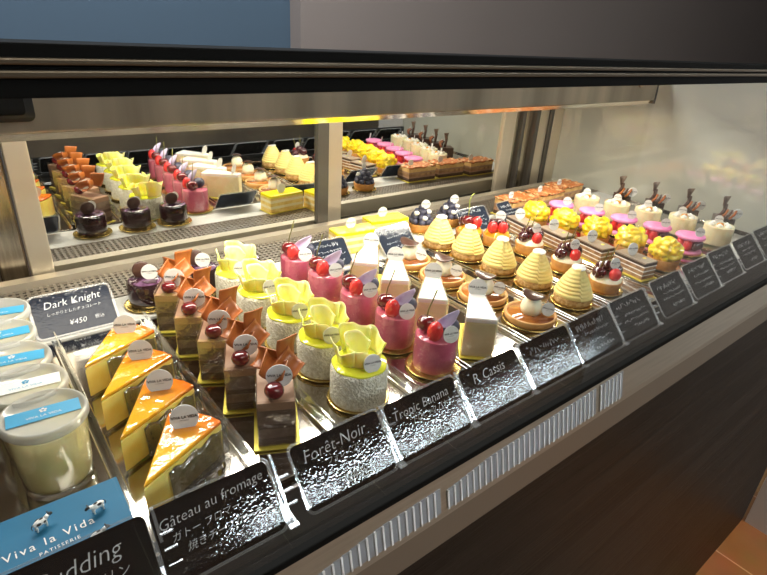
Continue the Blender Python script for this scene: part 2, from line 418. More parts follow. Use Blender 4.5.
# striped reflection on the sloping rail face, its light put into pale strips
stripes = MB(); sl = math.degrees(math.atan2(.0075, .0335))
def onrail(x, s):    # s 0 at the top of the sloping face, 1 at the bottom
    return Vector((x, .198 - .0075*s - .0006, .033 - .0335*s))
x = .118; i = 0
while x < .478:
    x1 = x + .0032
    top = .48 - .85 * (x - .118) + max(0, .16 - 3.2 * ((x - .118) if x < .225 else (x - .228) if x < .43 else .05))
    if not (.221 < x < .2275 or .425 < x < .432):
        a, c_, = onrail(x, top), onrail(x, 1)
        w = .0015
        for (xx0, xx1, m_, lift) in ((x, x + w, 'refl_stripe', .0009), (x + w, x + .0068, 'refl_fill', 0)):
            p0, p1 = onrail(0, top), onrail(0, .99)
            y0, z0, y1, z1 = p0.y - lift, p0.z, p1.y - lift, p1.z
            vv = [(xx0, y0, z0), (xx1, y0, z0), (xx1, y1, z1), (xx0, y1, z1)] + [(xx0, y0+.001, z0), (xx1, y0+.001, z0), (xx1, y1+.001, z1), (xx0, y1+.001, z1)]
            stripes.add((vv, [(0, 1, 2, 3), (7, 6, 5, 4), (0, 4, 5, 1), (1, 5, 6, 2), (2, 6, 7, 3), (3, 7, 4, 0)]), m_, None, False)
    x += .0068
stripes.obj('rail_reflection', case)
# wood front and its end
b = MB(); b.box(XA, XB + .33, .195, .215, -.873, -.040, 'wood'); b.obj('wood_front_panel', case, .001)
# front glass and its top bar
b = MB(); b.box(XA, XB, .2, .2035, .030, .300, 'glass'); b.obj('front_glass', case)
b = MB()
b.box(XA, XB+.02, .196, .214, .2955, .3108, 'black')
for z0, z1 in ((.3012, .3034), (.3048, .3068)):
    b.box(XA, XB+.02, .1945, .1965, z0, z1, 'blackgroove')
b.obj('top_bar', case, .0006)
# canopy with lamp
XC = 1.018
CY = .500; CZ = .232
b = MB(); b.box(XA, XC, CY, CY+.012, CZ, .288, 'canopy'); b.box(XA, XC, CY+.012, CY+.090, .268, .288, 'canopy'); b.obj('lamp_canopy', case, .0015)
b = MB()
pr = [(CY, CZ), (CY+.0125, CZ-.0075), (CY+.0145, CZ-.0065), (CY+.0145, CZ)]
v = [(x, y, z) for x in (XA, XC - .002) for y, z in pr]; n = 4
b.add((v, [(3, 2, 1, 0), (4, 5, 6, 7)] + [(i, (i+1) % n, n + (i+1) % n, n + i) for i in range(n)]), 'lip', None, False); b.obj('canopy_lip', case)
b = MB(); b.box(.02, XC - .03, CY+.030, CY+.055, .2395, .246, 'led'); b.box(XA + .02, XC - .03, CY+.026, CY+.060, .246, .268, 'steel'); b.obj('led_tube', case)
b = MB(); b.add(prism(rrect(.046, .025, .005), 0, .003), 'display', T((.036, CY, .2540)) @ R('X', 90))
b.add(prism(rrect(.034, .015, .003), 0, .0012), 'black', T((.036, CY-.003, .2540)) @ R('X', 90)); b.obj('control_display', case)
b = MB(); b.add(lathe([(0, 0), (.007, 0), (.007, .004), (.005, .006), (0, .006)], 20), 'canopy', T((.955, CY, .262)) @ R('X', 90)); b.obj('lamp_knob', case)
b = MB(); b.add(([(x, y, z) for x in (XA, XB) for y, z in ((.575, .262), (.86, .252), (.86, .260), (.575, .272))], [(3, 2, 1, 0), (4, 5, 6, 7), (0, 1, 5, 4), (1, 2, 6, 5), (2, 3, 7, 6), (3, 0, 4, 7)]), 'roof', None, False); b.obj('roof_panel', case)
b = MB(); b.box(XC-.001, XC+.002, CY-.002, CY+.092, .226, .290, 'stile_d'); b.obj('canopy_end_cap', case, .001)
# back frames: posts at both ends
for x0, x1, y0, m in ((XA, -.015, .79, 'steel_v'), (-.015, .018, .775, 'steel_v'), (.018, .050, .785, 'steel_v'),
                   (1.0, 1.022, .800, 'stile'), (1.022, 1.05, .812, 'steel_v'), (1.05, 1.06, .802, 'stile_d'), (1.06, 1.10, .815, 'steel_v'), (1.10, 1.112, .802, 'stile_d'), (1.112, 1.15, .806, 'stile'), (1.15, 1.162, .80, 'stile_d'), (1.162, 1.2, .80, 'stile')):
    b = MB(); b.box(x0, x1, y0, .86, -.04, .258, m); b.obj('frame_post', case, .003)
# mirrored sliding doors
def door(x0, x1, y, ls, rs, lm, rm):
    d = MB()
    d.box(x0, x0+ls, y-.006, y+.012, -.015, .256, lm); d.box(x1-rs, x1, y-.006, y+.012, -.015, .256, rm)
    d.box(x0+ls, x1-rs, y-.002, y+.010, -.015, -.006, 'stile_d')
    o = d.obj('sliding_door', case, .0015)
    g = MB(); g.box(x0+ls-.001, x1-rs+.001, y, y+.004, -.007, .256, 'mirror'); g.obj('mirror', o)
    return o
door(.050, .500, .772, .026, .022, 'stile', 'stile_d')
door(.512, 1.000, .800, .034, .026, 'stile', 'stile')
# end panel and corner seal
def endp(x0, x1, m):
    b = MB(); b.add(([(x, y, z) for x in (x0, x1) for y, z in ((.2, -.04), (.86, -.04), (.86, .262), (.2, .300))], [(3, 2, 1, 0), (4, 5, 6, 7), (0, 1, 5, 4), (1, 2, 6, 5), (2, 3, 7, 6), (3, 0, 4, 7)]), m, None, False)
    return b.obj('end_panel', case)
endp(XB, XB+.012, 'endpanel')
endp(XA-.01, XA, 'steel')
b = MB(); b.box(XA, XB, .215, .86, -.35, -.041, 'black'); b.obj('underbody', case)

# ---------------------------------------------------------------- steel trays, one under each column
trays = [(-.035, .043, 'the puddings'), (.047, .132, 'the glazed cheesecake slices'), (.136, .205, 'the chocolate cakes with curls'), (.209, .300, 'the coconut cakes'),
         (.304, .378, 'the pink mousses'), (.382, .478, 'the white cheesecake slices'), (.482, .572, 'the caramel cream tarts'), (.576, .655, 'the yellow cream cones'),
         (.659, .755, 'the cherry tarts'), (.759, .814, 'the layered bars'), (.818, .900, 'the mango tarts'), (.904, 1.005, 'the pink macarons'), (1.009, 1.185, 'the pale cream cakes')]
for x0, x1, what in trays:
    t = empty('display_tray', ((x0+x1)/2, .44, 0)); w = (x1-x0)/2
    tag(t, 'steel tray lying under ' + what, 'tray', 'steel trays side by side on the deck')
    b = MB(); b.box(-w, w, -.158, .150, -.0028, 0, 'tray'); b.obj('base', t, .0006)
    b = MB()
    for s in (-1, 1): b.box(s*w - (.0022 if s > 0 else 0), s*w + (0 if s > 0 else .0022), -.158, .150, 0, .0045, 'tray_rim')
    b.box(-w, w, -.158, -.1562, 0, .0025, 'tray_rim')
    b.obj('rim', t, .0006)
for x, what in ((.045, 'puddings and cheesecake slices'), (.134, 'cheesecake slices and chocolate cakes'), (.207, 'chocolate and coconut cakes'), (.302, 'coconut cakes and pink mousses')):
    b = MB(); b.box(-.0008, .0008, -.165, .145, .0, .012, 'clear'); b.box(-.0034, .0034, -.165, .145, .0, .0015, 'clear')
    o = b.obj('acrylic_divider'); o.location = (x, .44, .0046)
    tag(o, 'clear acrylic divider strip between the ' + what, 'divider', 'acrylic dividers')

# ---------------------------------------------------------------- price tags
def scribble(b, x0, x1, y, h, m, X, seed):
    rd = random.Random(seed); x = x0
    while x < x1:
        w = rd.uniform(.0022, .0042); pts = []
        for k in range(4):
            pts.append((x + w * k / 3.5, y + rd.uniform(-h, h) * .5, 0))
        b.add(tube(pts, .00022, 4), m, X, False); x += w + rd.uniform(.0004, .0014)
def price_tag(loc, lines, label, rz=0, w=.078, hgt=.0475, slate=False, lean=42, group='price tags in the front row', scr=0, foot=True):
    t = empty('price_tag', loc, rz); tag(t, label, 'price tag', group)
    X = R('X', 90 - lean) @ T((0, hgt/2, 0))
    b = MB()
    # raised clear rim around the card
    o_ = rrect(w + .005, hgt + .004, .006); i_ = rrect(w + .0012, hgt + .0008, .005); n = len(o_)
    v = [(x, y, -.0002) for x, y in o_] + [(x, y, .0012) for x, y in o_] + [(x, y, .0012) for x, y in i_] + [(x, y, -.0002) for x, y in i_]
    f = []
    for i in range(n):
        j = (i + 1) % n; f += [(i, j, n+j, n+i), (n+i, n+j, 2*n+j, 2*n+i), (2*n+i, 2*n+j, 3*n+j, 3*n+i)]
    b.add((v, f), 'tagedge', X, False); b.obj('clear_holder', t)
    b = MB(); b.add(prism(rrect(w, hgt, .0045), 0, .0006), 'card_slate' if slate else 'card_black', X, False)
    for (s, size, x, y, rot) in lines:
        b.add(text(s, size, .25, -size*.012), 'chalk_white' if slate else 'chalk', X @ T((x, y, .0009)) @ R('Z', rot), False)
    if scr:
        for k, (xa, xb, yy, hh) in enumerate([(-.028, .022, .013, .007), (-.018, .026, .003, .004), (-.024, .028, -.005, .0035), (-.008, .024, -.014, .005)]):
            scribble(b, xa, xb, yy + .001*((scr+k) % 3), hh, 'chalk_white' if slate else 'chalk', X @ T((0, 0, .0008)), scr * 10 + k)
    b.obj('card', t)
    if foot:
        b = MB()
        x = w/2 + .005
        b.box(x-.0035, x+.0035, -.003, .018, -.0008, .0004, 'tagedge')
        b.add(([(x-.001, 0, 0), (x+.001, 0, 0), (x+.001, .031, .036), (x-.001, .031, .036), (x-.001, .0025, 0), (x+.001, .0025, 0), (x+.001, .0335, .036), (x-.001, .0335, .036)],
               [(0, 1, 2, 3), (7, 6, 5, 4), (0, 4, 5, 1), (1, 5, 6, 2), (2, 6, 7, 3), (3, 7, 4, 0)]), 'tagedge', None, False)
        for q in (.25, .45, .65):
            b.box(x, x + .008, .031*q - .0003, .031*q + .0012, .036*q, .036*q + .0012, 'tagedge')
        b.obj('holder_foot', t)
    return t
TY = .2365; TZ = .0105
FT = [
 (.005, [('Pudding', .014, .000, .011, 2), ('プリン', .008, .012, -.002, 1)], 'black price tag reading Pudding below the blue shop card', 0),
 (.085, [('Gâteau au fromage', .0092, -.001, .0135, 3), ('ガトー フロマージュ', .0062, -.002, .003, 2), ('焼きチーズケーキ', .0064, .002, -.006, 1)], 'black price tag reading Gateau au fromage before the glazed cheesecake', 0),
 (.1825, [('Forêt-Noir', .0125, -.004, .0135, 2), ('フォレノワール', .0055, .004, .004, 2), ('¥450-', .0095, .006, -.014, 1)], 'black price tag reading Foret-Noir', 0),
 (.2675, [('Tropic Banana', .0108, -.003, .0125, 2), ('トロピック バナナ', .0056, .006, .004, 2), ('¥450-', .007, .006, -.015, 1)], 'black price tag reading Tropic Banana', 0),
 (.353, [('P. Cassis', .0125, -.004, .0125, 2), ('¥450-', .007, .008, -.015, 1)], 'black price tag before the pink mousses and white slices', 0),
 (.4375, [], 'black price tag below the front caramel cream tart', 3),
 (.5185, [], 'black price tag between the front caramel tart and yellow cone', 4),
 (.603, [], 'black price tag below the front yellow cream cone', 5),
 (.705, [], 'black price tag below the front cherry tart', 6),
 (.800, [], 'black price tag before the front layered bar', 7),
 (.889, [], 'black price tag below the front mango tart', 8),
 (.985, [], 'black price tag below the front pink macaron', 9),
 (1.080, [], 'black price tag nearest the end panel, under the cream tub', 10)]
for i, (x, ln, lb, sc_) in enumerate(FT):
    price_tag((x, TY + max(0, x-.55)*.035, TZ), ln, lb, 0, scr=sc_)
BT = [(.071, .601, [('Dark Knight', .0115, 0, .012, 2), ('しっかりとしたチョコレート', .0042, 0, .0015, 1), ('¥450', .0085, 0, -.0125, 1), ('税込', .005, .022, -.012, 1)], 'slate tag reading Dark Knight ¥450 beside the dark glazed domes', 0, 0),
      (.402, .602, [], 'slate tag behind the rearmost white cheesecake slice', 12, 0),
      (.534, .603, [], 'slate tag in front of the yellow topped bars', 13, 8),
      (.722, .610, [], 'pale reflecting slate tag behind the stemmed cherry', 14, 0),
      (.828, .610, [], 'dark slate tag in front of the nut topped slices', 15, 5)]
for x, y, ln, lb, sc_, rz in BT:
    price_tag((x, y, .003), ln, lb, rz, w=.078 if x < .1 else .072, hgt=.046 if x < .1 else .043, slate=True, lean=42, group='slate tags in the back row', scr=sc_, foot=False)

# blue shop card with little cows
t = empty('shop_card', (.004, .273, .0)); tag(t, 'blue card reading Viva la Vida lying in front of the puddings', 'card')
b = MB(); X = T((0, 0, .0255)) @ R('X', 6); b.box(-.062, .037, 0, .052, -.0006, .0006, 'bluecard', X)
b.add(text('Viva la Vida', .0082, 0, 0, 1.25), 'disc', X @ T((-.008, .024, .0009)) @ R('Z', 2), False)
b.add(text('PATISSERIE', .0036, 0, 0, 1.3), 'disc', X @ T((-.004, .0165, .0009)) @ R('Z', 2), False)
b.obj('card', t)
b = MB(); b.box(-.055, .030, .008, .044, -.003, .0262, 'clear'); b.obj('clear_stand', t)
def cow(loc, rz, lb):
    t = empty('cow_figurine', loc, rz); t.scale = (.8, .8, .8); tag(t, lb, 'figurine', 'cow figurines on the blue card')
    b = MB()
    b.add(ball(1, 14, 10), 'cow_white', T((0, 0, .0062)) @ S(.0055, .0026, .0028))
    b.add(tube([(.004, 0, .007), (.0065, 0, .0088)], [.0018, .0013], 8), 'cow_white')
    b.add(ball(1, 10, 8), 'cow_black', T((.0078, 0, .0087)) @ R('Y', 35) @ S(.0022, .0013, .0013))
    for s in (-1, 1):
        b.add(ball(1, 6, 5), 'cow_black', T((.0068, s*.0016, .0100)) @ S(.0006, .0012, .0005))
        for x in (-.0038, .0034): b.add(tube([(x, s*.0014, .005), (x+.0003, s*.0015, .0024), (x, s*.0015, 0)], [.0009, .0006, .0007], 6), 'cow_white')
    b.add(tube([(-.0054, 0, .0078), (-.0066, 0, .006), (-.0064, 0, .003)], .0003, 5), 'cow_black')
    for (x, y, z, r) in ((-.002, -.0022, .0068, .0018), (.0022, -.002, .0062, .0014), (-.001, .0018, .0075, .002), (.001, 0, .0086, .0018)):
        b.add(ball(1, 8, 6), 'cow_black', T((x, y, z)) @ S(r, .0008, r*.75))
    b.obj('body', t)
cow((.0245, .303, .0292), 195, 'black and white toy cow at the top right of the blue card')
cow((.0195, .2815, .0270), 10, 'black and white toy cow at the lower right of the blue card')
cow((-.0065, .308, .0297), 20, 'black and white toy cow nearest the left edge')

# ---------------------------------------------------------------- puddings
p = empty('pudding_cup')
b = MB(); b.add(lathe([(0, .001), (.0225, .001), (.0235, .004), (.0262, .050), (.0262, .056), (.0256, .056), (.0255, .050), (.0228, .005), (.0222, .002), (0, .002)], 48), 'cup'); b.obj('cup', p, fix=False)
b = MB(); b.add(lathe([(0, .0026), (.0218, .0026), (.0226, .006), (.0249, .046), (0, .0465)], 40), 'custard'); b.obj('custard', p)
b = MB(); b.add(lathe([(.0275, .053), (.0285, .0545), (.0285, .058), (.0275, .0605), (.0255, .0605), (.0245, .058), (0, .058)], 48), 'lid'); b.obj('lid', p, fix=False)
b = MB(); b.box(-.023, .023, -.0075, .0075, .0585, .0590, 'sticker'); b.add(text('VIVA LA VIDA', .0036), 'disc', T((0, -.0035, .0594)), False)
b.add(text('✿', .007), 'disc', T((0, .0028, .0594)), False); st = b.obj('sticker', p)
cupsp = [(.012, .384), (.007, .428), (.003, .472), (-.001, .520), (.001, .568)]
cups = row(p, cupsp, 'lidded pudding cup with blue sticker, %s of the cup column', 'pudding', 'puddings down the left edge', rz=-4, jit=6)
cups[0]['label'] = 'lidded pudding cup with blue sticker, nearest and fully seen'
cups[1]['label'] = 'lidded pudding cup with the only white sticker'
m2 = [c for c in cups[1].children if c.name.startswith('sticker')][0]; m2.data = m2.data.copy(); m2.data.materials[0] = M['sticker_w']; m2['label'] = 'white sticker'; m2.data.materials[1] = M['sticker']
cups[2]['label'] = 'lidded pudding cup with blue sticker right behind the white-stickered one'

# ---------------------------------------------------------------- glazed cheesecake slices
p = empty('cheesecake_slice')
def wedge(L, W, z0, z1, rnd=0.):
    poly = [(0, 0), (L - .004, -W/2), (L, -W*.25), (L+.001, 0), (L, W*.25), (L - .004, W/2)]
    return prism(poly, z0, z1)
L_, W_ = .078, .0445
b = MB(); b.add(wedge(L_, W_, .0015, .0315), 'cheese', None, False); b.obj('cheesecake', p, .0012)
b = MB(); b.add(wedge(L_*1.0, W_*1.0, .0315, .0355), 'glaze', None, False); b.obj('apricot_glaze', p, .0016)
b = MB()      # crinkled film leaning off the right-hand face
def fn(u, v):
    x = .020 + u * (L_ - .020); ph = u * 40
    y = -W_/2 * (x / L_) - .0014 - (1 - v) * (.010 * math.sin(PI*min(1, u*1.1)) + .001) - .0010 * math.sin(ph) * (1.3 - v)
    return (x, y, .002 + v * (.027 + .0015 * math.sin(ph*.5)))
b.add(sheet(fn, 70, 6, .0003), 'foil')
def fn2(u, v):
    x = .008 + u * (L_ - .008); y = W_/2 * (x / L_) + .0015 + .0007 * math.sin(u * 60); return (x, y, .002 + v * .026)
b.add(sheet(fn2, 60, 4, .0003), 'film'); b.obj('crinkled_film', p)
b = MB(); b.add(wedge(L_+.004, W_+.006, 0, .001), 'clear', T((-.003, 0, 0)), False); b.obj('clear_base', p)
disc_label(p, T((L_*.80, .002, .0425)) @ R('Z', -62) @ R('X', -18), .0105)
row(p, [(.052, .300 + .0565*i) for i in range(4)], 'glazed orange-topped cheesecake slice, %s in its column', 'cake slice', 'glazed cheesecake slices', rz=43, jit=3)

# ---------------------------------------------------------------- chocolate cakes with curls
p = empty('chocolate_cake')
def strata(b, x0, x1, y0, y1, layers, X=None):
    z = .0014
    for h, m, d in layers:
        b.box(x0+d, x1-d, y0+d, y1-d, z, z+h, m, X); z += h
    return z
b = MB(); strata(b, -.0150, .0150, 0, .052, [(.009, 'choc_sponge', 0), (.010, 'choc_mousse', 0), (.005, 'choc_sponge', 0), (.015, 'choc_mousse', 0), (.008, 'choc_cream', 0)]); b.obj('layered_cake', p)
b = MB()
v, f = sheet(lambda u, v: (lambda a: (a[0], a[1], .002 + v*.050))([( -.0158, .052*(1-u*3)), (-.0155 + .031*(u*3-1), -.0012), (.0158, .054*(u*3-2))][0 if u < 1/3 else 1 if u < 2/3 else 2]), 30, 2, .0003)
b.add((v, f), 'film', None, False); b.obj('clear_film', p, fix=False)
gold_rect(p, -.019, .019, -.004, .055)
cherry(p, T((-.001, .0075, .0555)) @ S(.0082, .0082, .0080), 'cherry_red')
disc_label(p, T((.0035, .0165, .0635)) @ R('X', -8), .0108)
def curl(parent, X, w, l, bend):
    def fn(u, v):
        a = (v - .5) * bend; r = l / bend; return ((u - .5) * w * (1 + .3*v) + .2*w*(v-.5), r * math.sin(a), r * (1 - math.cos(a)) + .0012*math.sin(u*5))
    b = MB(); b.add(sheet(fn, 6, 12, .0011), 'curl', X); return b.obj('chocolate_curl', parent)
curl(p, T((-.001, .026, .064)) @ R('Z', 78) @ R('X', 12) @ R('Y', -28), .019, .028, 2.9)
curl(p, T((.013, .030, .064)) @ R('Z', 60) @ R('X', 22) @ R('Y', -34), .017, .027, 2.6)
curl(p, T((.010, .038, .074)) @ R('Z', 25) @ R('X', 72) @ R('Y', 10), .016, .028, 1.2)
curl(p, T((-.006, .040, .066)) @ R('Z', -35) @ R('X', 55), .016, .024, 2.4)
cc = row(p, [(.161, .319), (.159, .377), (.157, .433), (.155, .489), (.154, .548)], 'chocolate layer cake with cherry and brown curls, %s in its column', 'cake', 'chocolate cakes with curls', rz=-26, jit=4)

for o in cc: o.scale = (1, 1, .93)
# ---------------------------------------------------------------- coconut cakes with yellow ruffle
p = empty('coconut_cake')
b = MB(); b.add(lathe([(0, .002), (.0262, .002), (.0272, .004), (.0270, .0345), (.0255, .0385), (0, .039)], 48, lambda t, z: .006*math.sin(9*t+z*300)), 'coconut'); b.obj('coconut_body', p)
b = MB(); b.add(lathe([(.0258, .0384), (.0258, .0392), (.025, .0400), (.018, .0408), (0, .0406)], 40, lambda t, z: .02*math.sin(7*t)), 'lime'); b.obj('lime_glaze', p)
gold_round(p, .0298)
def ruffle(parent, cx, cy, r, a0, a1, h, lean, seed, ph):
    def fn(u, v):
        a = math.radians(a0 + (a1-a0)*u); rr = r * (1 + lean*v + .16*v*math.sin(u*8+ph))
        hh = h * (1 + .16*math.sin(u*5+seed) + .04*math.sin(u*15+ph))
        return (cx + rr*math.cos(a), cy + rr*math.sin(a), .0405 + v*hh)
    b = MB(); b.add(sheet(fn, 26, 8, .0009), 'ruffle'); return b.obj('white_chocolate_ruffle', parent)
ruffle(p, .003, .004, .0175, 222, 322, .0165, .02, 1, .5)
ruffle(p, -.004, .004, .0160, 168, 262, .0180, .30, 2, 2.)
ruffle(p, .003, .008, .0150, -30, 70, .0190, .35, 3, 1.)
ruffle(p, .000, .012, .0150, 40, 165, .0240, .15, 4, .2)
ruffle(p, -.002, .002, .0080, 10, 215, .0220, .55, 5, 3.)
disc_label(p, T((.0095, -.0165, .0480)) @ R('Z', 18) @ R('X', -14), .0088)
row(p, [(.2565, .337), (.256, .397), (.2525, .457), (.250, .524), (.250, .588)], 'coconut-coated round cake with pale yellow ruffle, %s in its column', 'cake', 'coconut cakes with yellow ruffles', jit=12)

# ---------------------------------------------------------------- pink mousse cups
p = empty('pink_mousse')
b = MB(); b.add(lathe([(0, .002), (.0215, .002), (.0222, .004), (.0222, .038), (.0216, .0392)], 40), 'pinkmousse'); b.add(lathe([(.0217, .0391), (.021, .0400), (0, .0402)], 40), 'pinktop'); b.obj('mousse', p)
film_round(p, .0232, .0015, .046)
gold_round(p, .0300)
cherry(p, T((-.0115, .003, .0490)) @ S(.0100, .0100, .0096), 'cherry_red', 1)
raspberry(p, T((-.0040, -.0125, .0485)) @ R('Y', 6) @ S(.0080, .0076, .0090))
b = MB(); b.add(ball(1, 18, 12), 'blueberry', T((.0125, .001, .0480)) @ S(.0108, .0100, .0092)); b.obj('dark_berry', p)
disc_label(p, T((.0120, -.0150, .0475)) @ R('Z', 22) @ R('X', -16), .0090)
def fn(u, v):
    w = math.sin(PI * (.06 + .9*v)) ** .8 * .0085; a = (u - .5) * 2.2
    return (-.003 + .022*v - w*math.sin(a)*.3, -.009 + .004*v - w*(1-math.cos(a))*.6, .0565 + .013*v*v + w*math.sin(a)*.85)
b = MB(); b.add(sheet(fn, 8, 12, .0005), 'petal'); b.obj('purple_petal', p)
row(p, [(.354, .336), (.349, .397), (.345, .460), (.341, .527), (.336, .589)], 'pink mousse in clear film with cherry, raspberry and petal, %s in its column', 'mousse cake', 'pink berry mousses', jit=6)

# ---------------------------------------------------------------- white cheesecake slices
p = empty('white_cheesecake_slice')
poly = [(-.0170, 0), (.0170, 0), (.0075, .072), (-.0075, .072)]
b = MB(); b.add(prism(poly, .0015, .043), 'creamcake', None, False); b.obj('cheesecake', p, .001)
b = MB(); b.add(prism(poly, .043, .049), 'whitecake', None, False); b.obj('white_cream_top', p, .0012)
b = MB()
v, f = sheet(lambda u, v: ((lambda t, k: [(-.0185 + .0095*(1-t), .072*(1-t)), (-.0185+.037*t, -.0012), (.0185-.0095*t, .072*t)][k])((u*3) % 1 if u < 1 else 1, min(2, int(u*3)))) + (.002 + v*.046,), 30, 2, .0003)
b.add((v, f), 'film', None, False); b.obj('clear_film', p, fix=False)
gold_rect(p, -.0185, .0185, -.004, .074, 'goldcard')
disc_label(p, T((0, .060, .0565)) @ R('X', -12), .0110)
row(p, [(.404, .321), (.391, .383), (.387, .445), (.387, .507)], 'white-topped tall cheesecake slice in film, %s in its column', 'cake slice', 'white cheesecake slices', rz=-42, jit=3)

# ---------------------------------------------------------------- caramel tarts with cream puff and chocolate disc
p = empty('caramel_cream_tart')
b = MB(); b.add(lathe([(0, .001), (.0300, .001), (.0325, .0035), (.0340, .0105), (.0330, .0115), (.0305, .0110), (.030, .0090), (0, .0090)], 44), 'tartlight'); b.obj('tart_shell', p)
b = MB(); b.add(lathe([(.0306, .0096), (.0295, .0110), (0, .0116)], 40), 'caramel'); b.obj('caramel_filling', p)
b = MB(); b.add(lathe([(.0335, .0), (.0360, .0008), (.0362, .0028), (.0352, .003), (.0335, .001)], 40), 'gold'); b.obj('foil_ring', p)
b = MB(); b.add(lathe([(0, .0105), (.0120, .0115), (.0140, .018), (.0125, .026), (.0080, .033), (0, .0355)], 36, lambda t, z: .05*math.cos(6*t+z*120)), 'chou'); b.obj('cream_puff', p)
b = MB(); b.add(sheet(lambda u, v: (.0150*v*math.cos(2*PI*u), .0130*v*math.sin(2*PI*u), .0024*math.cos(2*(2*PI*u)+.6)*v*v), 28, 5, .0008), 'chocdisc', T((-.001, -.001, .0375)) @ R('Y', 8) @ R('X', 4)); b.obj('chocolate_disc', p)
disc_label(p, T((.0195, -.008, .0215)) @ R('Z', 12) @ R('X', -15) @ R('Y', 12), .0088)
row(p, [(.527, .345), (.520, .418), (.514, .490), (.511, .560)], 'caramel tart with cream puff under a chocolate disc, %s in its column', 'tart', 'caramel cream tarts', jit=8, scale=.96)

# ---------------------------------------------------------------- yellow cream cones
p = empty('mont_blanc')
b = MB(); b.add(lathe([(0, .002), (.0225, .002), (.0248, .005), (.0250, .011), (.0232, .0142), (0, .015)], 44, lambda t, z: .02*math.sin(11*t+z*900) + .012*math.sin(23*t)), 'crumb'); b.obj('crumb_base', p)
prof = []; N_ = 8
for k in range(N_ * 6 + 1):
    q = k / (N_ * 6); rr = .0238 * (1 - q) ** .85 + .0062 * q ** .7; prof.append((rr * (1 + .05 * abs(math.sin(PI * N_ * q)) - .02), .0125 + q * .037))
prof = [(0, .012)] + prof + [(0, .0498)]
b = MB(); v, f = lathe(prof, 48)
v = [(x, y, z + .0022 * math.atan2(y, x) / PI * (1 if .014 < z < .048 else 0)) for x, y, z in v]
b.add((v, f), 'mont', R('Z', 100) @ S(1.07, 1.07, 1.02)); b.obj('piped_cream_cone', p)
b = MB(); b.add(lathe([(0, 0), (.0088, 0), (.0092, .0006), (.0088, .0012), (0, .0012)], 28), 'disc', T((0, 0, .0500)) @ R('X', 8)); 
b.add(text('VIVA LA VIDA', .0024), 'ink', T((0, 0, .0516)) @ R('X', 8), False)
b.obj('shop_label', p)
gold_round(p, .0285)
row(p, [(.6185, .346), (.619, .410), (.613, .471), (.611, .534), (.604, .592)], 'yellow beehive cream cone topped with white disc, %s in its column', 'cake', 'yellow cream cones', jit=14)

# ---------------------------------------------------------------- cherry tarts
p = empty('cherry_tart')
def shell(p, r, h):
    b = MB(); b.add(lathe([(0, .001), (r*.84, .001), (r*.88, .003), (r, h), (r*.96, h+.001), (r*.90, h-.001), (0, h-.001)], 40, lambda t, z: .012*math.cos(20*t)), 'tartshell'); return b.obj('tart_shell', p)
shell(p, .0235, .0165)
b = MB(); b.add(lathe([(.0215, .0155), (.019, .021), (.010, .025), (0, .026)], 32, lambda t, z: .05*math.cos(7*t)), 'chou'); b.obj('custard', p)
for (x, y, z, r, st) in ((-.0125, -.0095, .0285, .0095, 1), (-.0060, .0095, .0310, .0098, 0), (.0120, .0065, .0300, .0095, 0), (-.0015, -.0005, .0370, .0088, 1)):
    cherry(p, T((x, y, z)) @ R('Z', 40*x*100) @ S(r, r, r*.95), 'cherry_dark', st)
raspberry(p, T((.0085, -.0115, .0285)) @ S(.0080, .0078, .0078))
disc_label(p, T((.0060, -.0075, .0440)) @ R('Z', 30) @ R('X', -10), .0080)
gold_round(p, .0270)
ct = row(p, [(.695, .345), (.710, .420), (.718, .497)], ['tartlet heaped with dark cherries and raspberry, front in its column', 'tartlet heaped with dark cherries and raspberry, second in its column', 'tartlet heaped with dark cherries and raspberry, third in its column'], 'tart', 'cherry tarts', jit=10)
# fruit tarts behind them, orange glazed with raspberries
p = empty('fruit_tart')
shell(p, .0235, .0165)
b = MB(); b.add(lathe([(.0215, .0155), (.019, .022), (.010, .026), (0, .027)], 32, lambda t, z: .06*math.cos(7*t)), 'apricot'); b.obj('apricot_filling', p)
raspberry(p, T((-.010, -.010, .0310)) @ S(.0085, .0082, .0085)); raspberry(p, T((.007, -.010, .0320)) @ S(.0082, .008, .0082))
for (x, y, z) in ((.013, .005, .030), (-.008, .008, .033), (.002, .002, .037)): cherry(p, T((x, y, z)) @ S(.0085, .0085, .0083), 'cherry_dark')
disc_label(p, T((.0030, .0045, .0480)) @ R('X', -10), .0085); gold_round(p, .0270)
row(p, [(.699, .552)], ['tartlet with two raspberries and orange glaze behind the cherry tarts'], 'tart', 'fruit tarts')
p = empty('stemmed_cherry_tart')
shell(p, .0235, .0165)
b = MB(); b.add(lathe([(.0215, .0155), (.019, .022), (0, .027)], 32), 'apricot'); b.obj('apricot_filling', p)
cherry(p, T((-.006, -.006, .036)) @ S(.0100, .0100, .0098), 'cherry_red', 2); raspberry(p, T((.0095, -.008, .0335)) @ S(.0082, .008, .0085))
cherry(p, T((.008, .009, .032)) @ S(.0085, .0085, .0083), 'cherry_dark'); cherry(p, T((-.010, .010, .030)) @ S(.0085, .0085, .0083), 'cherry_dark')
gold_round(p, .0270)
row(p, [(.6720, .590)], ['tartlet with big red cherry whose green stem stands upright'], 'tart', 'fruit tarts', rz=-35)

